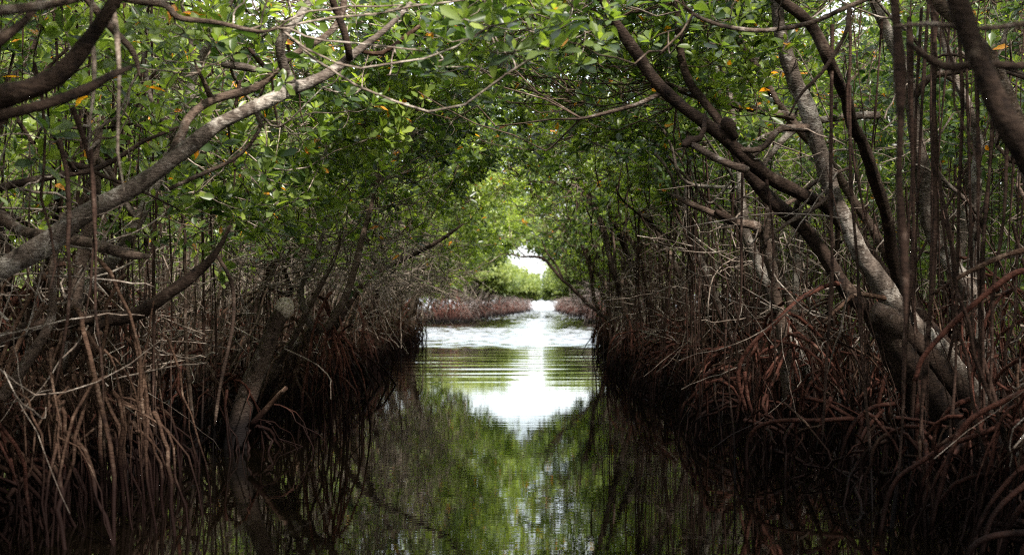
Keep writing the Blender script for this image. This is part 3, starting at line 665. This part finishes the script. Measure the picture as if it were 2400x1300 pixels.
# roof over the channel
def fr(p):
    x, D, z = p.T
    h = z - arch(x, D)
    c = curtain(D) * np.clip((x + 2.3) / .7, 0, 1)
    lay = np.where(h < np.interp(D, [14, 18, 30], [1.6, 1.35, 1.15]), np.interp(D, [14, 26], [.2, .07]) * (1 - c) + c, 0)
    f = lay * np.minimum(1, lodD(D) * 1.35) * np.interp(D, [22, 32], [1, .62]) * np.where(D < 11.8, 0, 1)
    return f
zone((-2.6, 11, 3.0), (2.4, 64, 6.0), fr, 1.55, .6)
# right wall, higher and thinner near the camera
def frr(p):
    x, D, z = p.T
    e = eR(D)
    f = np.where(x < e + 1.2, .8, np.where(x < e + 3, .5, .4)) * lodD(D)
    lo = np.where(x < e + 1.5, arch(x, D), 2.3 + vnoise(p, .3, 9) * .5)
    f = np.where(z > lo, f, 0)
    f *= np.where(x > 4.2, np.interp(D, [11.5, 13, 16], [.2, .7, 1.3]), np.interp(D, [11.5, 14, 17, 21], [0, .12, .6, 1]))
    f *= np.where(z > 5.4, .7, 1) * np.where((z > 4.6) & (x < eR(D) + 1.2) & (D > 20), .2, 1)
    return f
zone((1.2, 11.5, 2.0), (9.5, 64, 7.4), frr)
# high shade over both banks near the camera (above the frame)
def fs(p):
    x, D, z = p.T
    gap = np.interp(D, [-1, 2, 7, 9, 12], [.0, .7, .9, 1.5, 2.4])
    return np.where((np.abs(x) > gap) & (z > H0 + .235 * np.maximum(D, 0) + .1), .7, 0)
zone((-9, -11, 3.2), (9, 13.5, 5.9), fs, .7)
# sparse leafy sprigs at hand
def sprig(px, py, D, r, n):
    c = P(px, py, D); p = c + rng.normal(size=(n, 3)) * np.array([r, r, r * .6]); pts.append(p)
for a in ((1010, 20, 8.4, .22, 12), (1120, 60, 8.2, .25, 16), (1240, 110, 8.4, .22, 12), (1330, 40, 8.8, .3, 18), (1040, 170, 9.2, .12, 4), (1450, 20, 9, .25, 12), (900, 30, 10.4, .25, 12), (1200, -20, 8, .3, 18), (640, 30, 10.4, .25, 14), (480, 40, 9.2, .3, 16), (350, 60, 8.5, .3, 16), (60, 330, 8, .2, 7), (560, 60, 10.4, .3, 14), (420, 200, 10.5, .3, 12), (300, 260, 10.5, .35, 14), (130, 60, 8.5, .3, 14), (1620, 40, 10, .25, 10)):
    sprig(*a)
R_ = np.concatenate(pts)
# assign to nearest tree skeleton, cluster, twigs
def assign(trees, R):
    S_, own = [], []
    for i, t in enumerate(trees):
        for s in t.skel:
            s = s[s[:, 2] > 1.7]
            if len(s): S_.append(s); own.append(np.full(len(s), i))
    S_ = np.concatenate(S_); own = np.concatenate(own)
    kd = kdtree.KDTree(len(S_))
    for i, s in enumerate(S_): kd.insert(s, i)
    kd.balance()
    return S_, own, kd
S_, own, kd = assign(NEAR, R_)
cell = .62
key = np.floor((R_ + vnoise(R_, .4, 31)[:, None] * .15) / cell).astype(int)
_, inv = np.unique(key, axis=0, return_inverse=True); inv = inv.ravel()
nc = inv.max() + 1; cnt = np.bincount(inv, minlength=nc)
C_ = np.stack([np.bincount(inv, R_[:, k], nc) / cnt for k in range(3)], 1)
near_i = np.array([kd.find(c)[1] for c in C_]); dist = np.linalg.norm(S_[near_i] - C_, axis=1)
okc = dist < 3.8; towner = own[near_i]
okr = okc[inv]; R_ = R_[okr]; inv = inv[okr]
print('rosettes', len(R_), 'clusters', nc, 'trees', len(TREES))
out = R_ - C_[inv]
inward = np.stack([np.where(R_[:, 0] < 0, 1, -1) * .25, np.full(len(R_), -.45), np.full(len(R_), .95)], 1)
axis = inward + norm(out) * .55 + rng.normal(size=R_.shape) * .32
size = rng.uniform(.078, .15, len(R_)) * np.interp(R_[:, 1], [9, 25, 45, 64], [1.0, 1.05, 1.45, 1.8])
tint = .44 + np.interp(R_[:, 1], [18, 30], [0, .2]) + .16 * np.exp(-((R_[:, 1] - 16) / 7) ** 2) * (R_[:, 0] < -1.5) + .16 * vnoise(R_, .25, 41) + rng.normal(size=len(R_)) * .12  # light painted into leaf colour: brighter down the tunnel and at left centre
ro = towner[inv]
# connecting branchlets
cb = np.where(okc)[0]
def twigset(a, b, r0, r1, k, sides, sag):
    n = len(a); t = np.linspace(0, 1, k)[None, :, None]
    p = a[:, None] + (b - a)[:, None] * t
    L = np.linalg.norm(b - a, axis=1)[:, None, None]
    p = p + np.sin(t * PI) * L * (rng.normal(size=(n, 1, 3)) * .12 + np.array([0, 0, sag])) + rng.normal(size=p.shape) * L * .02 * np.sin(t * PI)
    return p, (r0[:, None] + (r1 - r0)[:, None] * t[0, :, 0][None]), sides
for ti, T in enumerate(NEAR):
    ids = np.where(ro == ti)[0]
    if not len(ids): continue
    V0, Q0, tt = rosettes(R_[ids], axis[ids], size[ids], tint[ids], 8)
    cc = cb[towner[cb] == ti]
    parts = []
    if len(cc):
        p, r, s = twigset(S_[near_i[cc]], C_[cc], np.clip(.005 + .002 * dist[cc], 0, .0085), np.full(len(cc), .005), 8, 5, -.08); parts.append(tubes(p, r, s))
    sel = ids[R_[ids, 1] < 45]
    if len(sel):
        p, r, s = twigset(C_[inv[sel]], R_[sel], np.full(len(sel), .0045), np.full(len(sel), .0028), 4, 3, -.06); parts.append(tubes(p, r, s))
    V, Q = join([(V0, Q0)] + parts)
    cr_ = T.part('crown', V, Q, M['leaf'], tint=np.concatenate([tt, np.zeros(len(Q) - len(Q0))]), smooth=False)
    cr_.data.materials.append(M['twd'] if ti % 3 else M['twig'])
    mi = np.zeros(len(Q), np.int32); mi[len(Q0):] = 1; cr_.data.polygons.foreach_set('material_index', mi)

# far crowns
for T in FAR:
    D = T.loc[1]; sk = np.concatenate([s[-4:] for s in T.skel])
    k = np.interp(D, [110, 200, 400], [1, 1.6, 3.0])
    n = int(2600 / k)
    c = sk[rng.integers(0, len(sk), n)] + rng.normal(size=(n, 3)) * np.array([1.0, 1.0, .55])
    c[:, 2] = np.maximum(c[:, 2], np.interp(D, [110, 170], [3.5, 3.1]) + .3 * vnoise(c, .3, 51) + rng.random(n) * 1.2)
    lim = np.interp(D, [114, 150, 200, 260, 400], [5.6, 5.6, 5.6, 5.8, 6]) if T.fs < 0 else np.interp(D, [114, 150, 200, 400], [5.0, 5.2, 5.4, 6])
    c[:, 2] = np.minimum(c[:, 2], lim + rng.normal(size=n) * .2)
    if D < 150: c = c[(c[:, 0] < -2.6 + rng.normal(size=len(c)) * .5) | (c[:, 0] > -.6)]
    if 150 <= D < 175: c = c[(c[:, 0] < -1.7) | (c[:, 0] > -.4)]
    if D >= 175: c[:, 0] *= rng.uniform(.15, 1, len(c))
    if D > 240: c = c[(np.abs(c[:, 0]) > np.interp(D, [240, 400], [.9, .55])) | (c[:, 2] > 2.7)]
    if not len(c): continue
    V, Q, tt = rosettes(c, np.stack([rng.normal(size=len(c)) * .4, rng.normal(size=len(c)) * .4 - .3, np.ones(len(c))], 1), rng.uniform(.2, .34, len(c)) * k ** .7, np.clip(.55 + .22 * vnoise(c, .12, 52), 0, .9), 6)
    T.part('crown', V, Q, M['leaff'], tint=np.minimum(tt, .93), smooth=False)

# ------------------------------------------------------------------ stuff
def stuff(name, V, Q, mat, label, tint=None, smooth=True):
    o = link(name, mesh_from(name, V, Q, mat, smooth, tint)); o['kind'] = 'stuff'; o['label'] = label; return o
for side in (-1, 1):
    sn = 'left' if side < 0 else 'right'
    for nm, mt, n, rr, lab in (('root_tangle', 'root', 1300, (.008, .022), f'dense tangle of thin red brown roots filling the {sn} bank'), ('root_thicket', 'rootg', 800, (.007, .018), f'tangle of weathered grey brown roots and stems on the {sn} bank'), ('bare_twigs', 'twig', 4600 if side < 0 else 2800, (.0025, .0095), f'pale leafless twigs hanging between the stems of the {sn} bank')):
        D = 8.2 + 56 * rng.random(n) ** 1.5
        back = rng.random(n) ** 1.3 * 5.0
        x = (eL(D) - .1 - back) if side < 0 else (eR(D) + .1 + back)
        if nm != 'bare_twigs':
            z1 = rng.uniform(.2, 1.5, n) * np.interp(back, [0, .6, 2], [.45, .8, 1.2])
            st = np.stack([x, D, z1], 1); az = rng.uniform(0, 2 * PI, n); L = rng.uniform(.15, 1.1, n)
            en = np.stack([x + np.cos(az) * L, D + np.sin(az) * L, np.full(n, -.3)], 1)
            en[:, 0] = np.minimum(en[:, 0], eL(en[:, 1])) if side < 0 else np.maximum(en[:, 0], eR(en[:, 1]))
            p = prop_root_paths(st, en, 9)
            flat = rng.random(n) < .12                               # some run sideways instead
            p[flat, :, 2] = np.abs(p[flat, :, 2]) * .4 + p[flat, :1, 2] * .6
        else:
            zc = rng.uniform(.9, 2.3 if side < 0 else 3.2, n)
            st = np.stack([x + (.5 if side < 0 else -.3) * rng.random(n), D, zc], 1)
            if side < 0:                                             # bare boughs under the left wall of leaves
                e = rng.random(n) < .5; D[e] = 16 + 34 * rng.random(e.sum()); st[e] = np.stack([eL(D[e]) + rng.uniform(-.4, 1.6, e.sum()), D[e], rng.uniform(1.8, 3.3, e.sum())], 1)
            d = rng.normal(size=(n, 3)) * np.array([1, 1, .8]); d = norm(d)
            L = rng.uniform(.25, 1.3, n)[:, None, None]; t = np.linspace(0, 1, 8)[None, :, None]
            p = st[:, None] + d[:, None] * L * t + np.sin(t * PI * rng.uniform(.5, 1.4, (n, 1, 1))) * rng.normal(size=(n, 1, 3)) * .12 * L + rng.normal(size=(n, 8, 3)) * .008
        if side > 0:                                                 # keep the split buttress trunk clear
            px = VX + p[:, :, 0] / p[:, :, 1] * F; py = VY - (p[:, :, 2] - H0) / p[:, :, 1] * F
            ok = ~((px > 1990) & (px < 2360) & (py < 960) & (p[:, :, 1] < 13.0)).any(1); p = p[ok]; D = D[ok]; n = len(p)
        else:                                                        # and the sawn trunk
            px = VX + p[:, :, 0] / p[:, :, 1] * F; py = VY - (p[:, :, 2] - H0) / p[:, :, 1] * F
            ok = ~((px > 540) & (px < 710) & (py > 660) & (py < 1000) & (p[:, :, 1] < 14.6)).any(1); p = p[ok]; D = D[ok]; n = len(p)
        k = p.shape[1]
        r = rng.uniform(*rr, n)[:, None] * np.linspace(1, .55, k)[None] * np.interp(D, [8, 60], [1, 1.8])[:, None]
        V, Q = tubes(p, r, 4)
        stuff(nm, V, Q, M[mt], lab)
    n = 900 if side < 0 else 600
    D = 9 + 54 * rng.random(n) ** 1.3; back = .3 + rng.random(n) * 5
    x = (eL(D) - back) if side < 0 else (eR(D) + back)
    top = rng.uniform(1.4, 3.2 if side < 0 else 4.0, n); t = np.linspace(0, 1, 12)[None, :, None]
    dv = rng.normal(size=(n, 3)) * np.array([.34, .3, 0]); dv[:, 0] -= side * .06; dv[:, 2] = 1
    st = np.stack([x, D, np.full(n, -.3)], 1)[:, None] + dv[:, None] * top[:, None, None] * t
    st += np.sin(t * rng.uniform(3, 9, (n, 1, 3)) + rng.uniform(0, 6, (n, 1, 3))) * np.array([.03, .03, 0]) * rng.uniform(.2, 1.6, (n, 1, 1)) + rng.normal(size=st.shape) * .011
    over = ((st[:, :, 0] > eL(st[:, :, 1]) + .35) & (st[:, :, 0] < eR(st[:, :, 1]) - .35)).any(1); st = st[~over]; D = D[~over]; n = len(D)
    V, Q = tubes(st, (.005 + .017 * rng.random(n) ** 2)[:, None] * np.linspace(1.1, .6, 12)[None] * np.interp(D, [8, 60], [1, 1.5])[:, None], 5)
    stuff('thin_stems', V, Q, M['twd'] if side < 0 else M['aer'], f'thin upright and slanting stems crowding the {sn} bank')
    # leafy forest behind, coarse
    n = 46000
    D = rng.uniform(2, 118, n); x = side * (rng.uniform(11, 15, n) + np.where(D > 63, 4.5, 0) * (1 if side > 0 else .7)); z = rng.random(n) ** .8 * 11 + .2
    c = np.stack([x, D, z], 1)
    V, Q, tt = rosettes(c, np.stack([-side * np.ones(n), rng.normal(size=n) * .5, rng.normal(size=n) * .5 + .8], 1), rng.uniform(.25, .4, n), .4 + .2 * vnoise(c, .1, 61), 6)
    stuff('distant_woods', V, Q, M['leaff'], f'dense leafy woods closing the view behind the {sn} bank', np.minimum(tt, .93), False)
for side in (-1, 1):
    for nm, mt, n, zz, rad, lab in (('far_roots', 'farroot', 4200, (.5, 2.6), (.012, .032), 'distant red brown root thicket lining the far channel'), ('far_branches', 'fartwig', 7000, (1.2, 4.8), (.006, .020), 'distant grey bare branches above the roots of the far channel')):
        D = 111 + 240 * rng.random(n) ** 1.3; back = rng.random(n) * 4.0
        x = (eL(D) - .1 - back) if side < 0 else (eR(D) + .1 + back)
        far = rng.random(n) < .2                                             # the front of the thicket that faces up the channel
        D[far] = 110.5 + rng.random(far.sum()) * 4; x[far] = (-rng.uniform(5.8, 14, far.sum())) if side < 0 else rng.uniform(3.8, 10, far.sum())
        cl = vnoise(np.stack([x, D, x * 0], 1), .3, 81)
        z1 = rng.uniform(*zz, n) * (.8 + .3 * cl); st = np.stack([x, D, z1], 1); az = rng.uniform(0, 2 * PI, n); L = rng.uniform(.2, 1.6, n)
        en = np.stack([x + np.cos(az) * L, D + np.sin(az) * L, np.full(n, -.3)], 1)
        if nm == 'far_branches': en[:, 2] = z1 + rng.normal(size=n) * .9; en[:, 0] -= side * rng.random(n) * .8
        ok = rng.random(n) < .5 + .5 * vnoise(np.stack([x, D, x * 0], 1), .9, 83); st = st[ok]; en = en[ok]; D = D[ok]; n = len(D)
        p = prop_root_paths(st, en, 6) + rng.normal(size=(n, 6, 3)) * .05
        V, Q = tubes(p, rng.uniform(*rad, n)[:, None] * np.linspace(1, .6, 6)[None] * np.interp(D, [110, 300], [1, 2])[:, None], 3)
        stuff(nm, V, Q, M[mt], f"{lab}, {'left' if side < 0 else 'right'} bank")
# distant woods behind the far trees
c = []
for side in (-1, 1):
    n = 5000
    D = 116 + rng.random(n) * 300; x = side * (rng.uniform(14, 24, n)); c.append(np.stack([x, D, rng.random(n) * 3 + 3.0], 1))
c = np.concatenate(c); n = len(c)
V, Q, tt = rosettes(c, rng.normal(size=(n, 3)) * .5 + np.array([0, -.5, 1]), rng.uniform(.4, .8, n), .5 + .2 * vnoise(c, .1, 62), 6)
stuff('far_woods', V, Q, M['leaff'], 'muted green woods on both sides of the far channel', np.minimum(tt, .93), False)

# ------------------------------------------------------------------ ground and water
xs = np.array([-3000, -600, -150, -60, -35] + list(np.arange(-24, 24.1, .75)) + [35, 60, 150, 600, 3000]); ys = np.array([-3000, -500, -60] + list(np.arange(-10, 66, 1.5)) + list(np.arange(66, 440, 6)) + [460, 470, 700, 3000])
X, Y = np.meshgrid(xs, ys); Xf = X.ravel(); Yf = Y.ravel()
l_ = eL(np.clip(Yf, 0, 400)) - 1.3; r_ = eR(np.clip(Yf, 0, 400)) + 1.3
out = np.maximum(l_ - Xf, Xf - r_)
Z = np.clip(out / 1.2, -1, 1) * .35 - .25 + .05 * vnoise(np.stack([Xf, Yf, Xf * 0], 1), .3, 71) * (out > 0); Z = np.where(Yf > 450, -.8, Z)
nx = len(xs); i = (np.arange(len(ys) - 1)[:, None] * nx + np.arange(nx - 1)[None]).ravel()
o = link('ground', mesh_from('ground', np.stack([Xf, Yf, Z], 1), np.stack([i, i + 1, i + nx + 1, i + nx], 1), M['mud'])); o['kind'] = 'structure'; o['label'] = 'dark mud under the mangroves'
xs = np.array([-3000, -300, -60, -30, -22] + list(np.arange(-17, 13.1, .28)) + [18, 30, 60, 300, 3000])
ys = np.concatenate([[-3000, -300, -40], np.arange(-10, 20, 1.), np.arange(20, 50, .14), np.arange(50, 118, .065), np.arange(118, 430, .22), [440, 450], [480, 600, 1000, 3000]])
X, Y = np.meshgrid(xs, ys); X = X.ravel(); Y = Y.ravel(); Z = np.zeros(len(X))
sm = lambda a, b, v: np.clip((v - a) / (b - a), 0, 1) ** 2 * (3 - 2 * np.clip((v - a) / (b - a), 0, 1))
wake = sm(24, 34, Y) * (1 - sm(50, 64, Y)); rr = np.hypot(X - 1.0, Y - 95)
Z += wake * (.0024 * (1 + .6 * np.sin(X * 1.3 + Y * .3 + np.sin(Y * .9))) * np.sin(rr * 2 * PI / 1.9 + .5 * np.sin(X * .7)) + .0022 * np.sin(X * .8 - Y * .21) * np.sin(rr * 2 * PI / 1.13 + 1.3 + .8 * np.sin(X * .4 + 1)))
wind = sm(44, 62, Y) * (1 - sm(250, 420, Y) * .6) * (.75 + .25 * np.sin(X * .35 + Y * .22) * np.sin(Y * .11 + 1)) * (np.abs(X) < 20)
rw = np.random.default_rng(5)
for k in range(34):
    wl = rw.uniform(.28, 1.1); th = rw.normal() * .5; a = .0028 * wl / .5
    Z += wind * a * (1 if wl < .6 else 1 + 1.3 * sm(115, 130, Y)) * np.sin((X * math.sin(th) + Y * math.cos(th)) * 2 * PI / wl + rw.uniform(0, 6.28))
nx = len(xs); i = (np.arange(len(ys) - 1)[:, None] * nx + np.arange(nx - 1)[None]).ravel()
o = link('water', mesh_from('water', np.stack([X, Y, Z], 1), np.stack([i, i + 1, i + nx + 1, i + nx], 1), M['water'])); o['kind'] = 'structure'; o['label'] = 'dark still channel water with reflections'

# ------------------------------------------------------------------ sky, sun, camera
EL_, AZ = math.radians(44), math.radians(148)                      # sun high, behind the camera and to the right
w = bpy.data.worlds.new('World'); S.world = w; w.use_nodes = True
n = w.node_tree.nodes; l = w.node_tree.links; n.clear()
sky = n.new('ShaderNodeTexSky'); sky.sky_type = 'NISHITA'; sky.sun_disc = False; sky.sun_elevation = EL_; sky.sun_rotation = AZ; sky.dust_density = 2.0
tc = n.new('ShaderNodeTexCoord'); mp = n.new('ShaderNodeMapping'); mp.inputs['Scale'].default_value = (1, 1, 2.6); l.new(tc.outputs['Generated'], mp.inputs[0])
cn = n.new('ShaderNodeTexNoise'); cn.inputs['Scale'].default_value = 2.3; cn.inputs['Detail'].default_value = 9; l.new(mp.outputs[0], cn.inputs[0])
cr = ramp(n, cn.outputs['Fac'], l, [(.34, (0, 0, 0)), (.56, (1, 1, 1))])
cm = mixc(n, l, cr, sky.outputs[0], (9.5, 9.9, 10.4))
bg = n.new('ShaderNodeBackground'); bg.inputs[1].default_value = .12; l.new(cm, bg.inputs[0])
wo = n.new('ShaderNodeOutputWorld'); l.new(bg.outputs[0], wo.inputs[0])
sl = bpy.data.lights.new('sun', 'SUN'); sl.energy = 5.0; sl.angle = math.radians(3.0); sl.color = (1, .95, .86)
so = bpy.data.objects.new('sun', sl); COL.objects.link(so)
dv = Vector((math.sin(AZ) * math.cos(EL_), math.cos(AZ) * math.cos(EL_), math.sin(EL_)))
so.rotation_euler = dv.to_track_quat('Z', 'Y').to_euler()
cd = bpy.data.cameras.new('camera'); co = bpy.data.objects.new('camera', cd); COL.objects.link(co); S.camera = co
co.location = (0, 0, H0); co.rotation_euler = (PI / 2, 0, 0)
cd.lens = 36 * F / 2400; cd.sensor_width = 36; cd.shift_x = -(VX - 1200) / 2400; cd.shift_y = (VY - 650) / 2400
cd.clip_end = 8000; cd.dof.use_dof = True; cd.dof.focus_distance = 14; cd.dof.aperture_fstop = 2.4
S.view_settings.view_transform = 'Standard'; S.view_settings.look = 'None'; S.view_settings.exposure = 1.3; S.view_settings.gamma = 1
S.cycles.use_denoising = DEN; S.cycles.filter_width = 1.15; S.cycles.sample_clamp_indirect = 1.6; S.cycles.max_bounces = 8; S.cycles.diffuse_bounces = 3; S.cycles.glossy_bounces = 3; S.cycles.transmission_bounces = 4
S.cycles.use_adaptive_sampling = True; S.cycles.adaptive_threshold = .008

hz = bpy.data.meshes.new('haze'); import bmesh
bm = bmesh.new(); bmesh.ops.create_cube(bm, size=1)
for v in bm.verts: v.co = Vector((v.co.x * 6400, v.co.y * 6400, -1.9 + (v.co.z + .5) * 20))
bm.to_mesh(hz); bm.free()
hm, hn, hl = nt('thin haze'); pv = hn.new('ShaderNodeVolumePrincipled'); pv.inputs['Density'].default_value = HAZE; pv.inputs['Color'].default_value = (.9, .95, 1, 1)
ho_ = hn.new('ShaderNodeOutputMaterial'); hl.new(pv.outputs[0], ho_.inputs['Volume']); hz.materials.append(hm)
if HAZE: ho = link('haze', hz); ho['kind'] = 'stuff'; ho['label'] = 'thin pale haze over the channel'
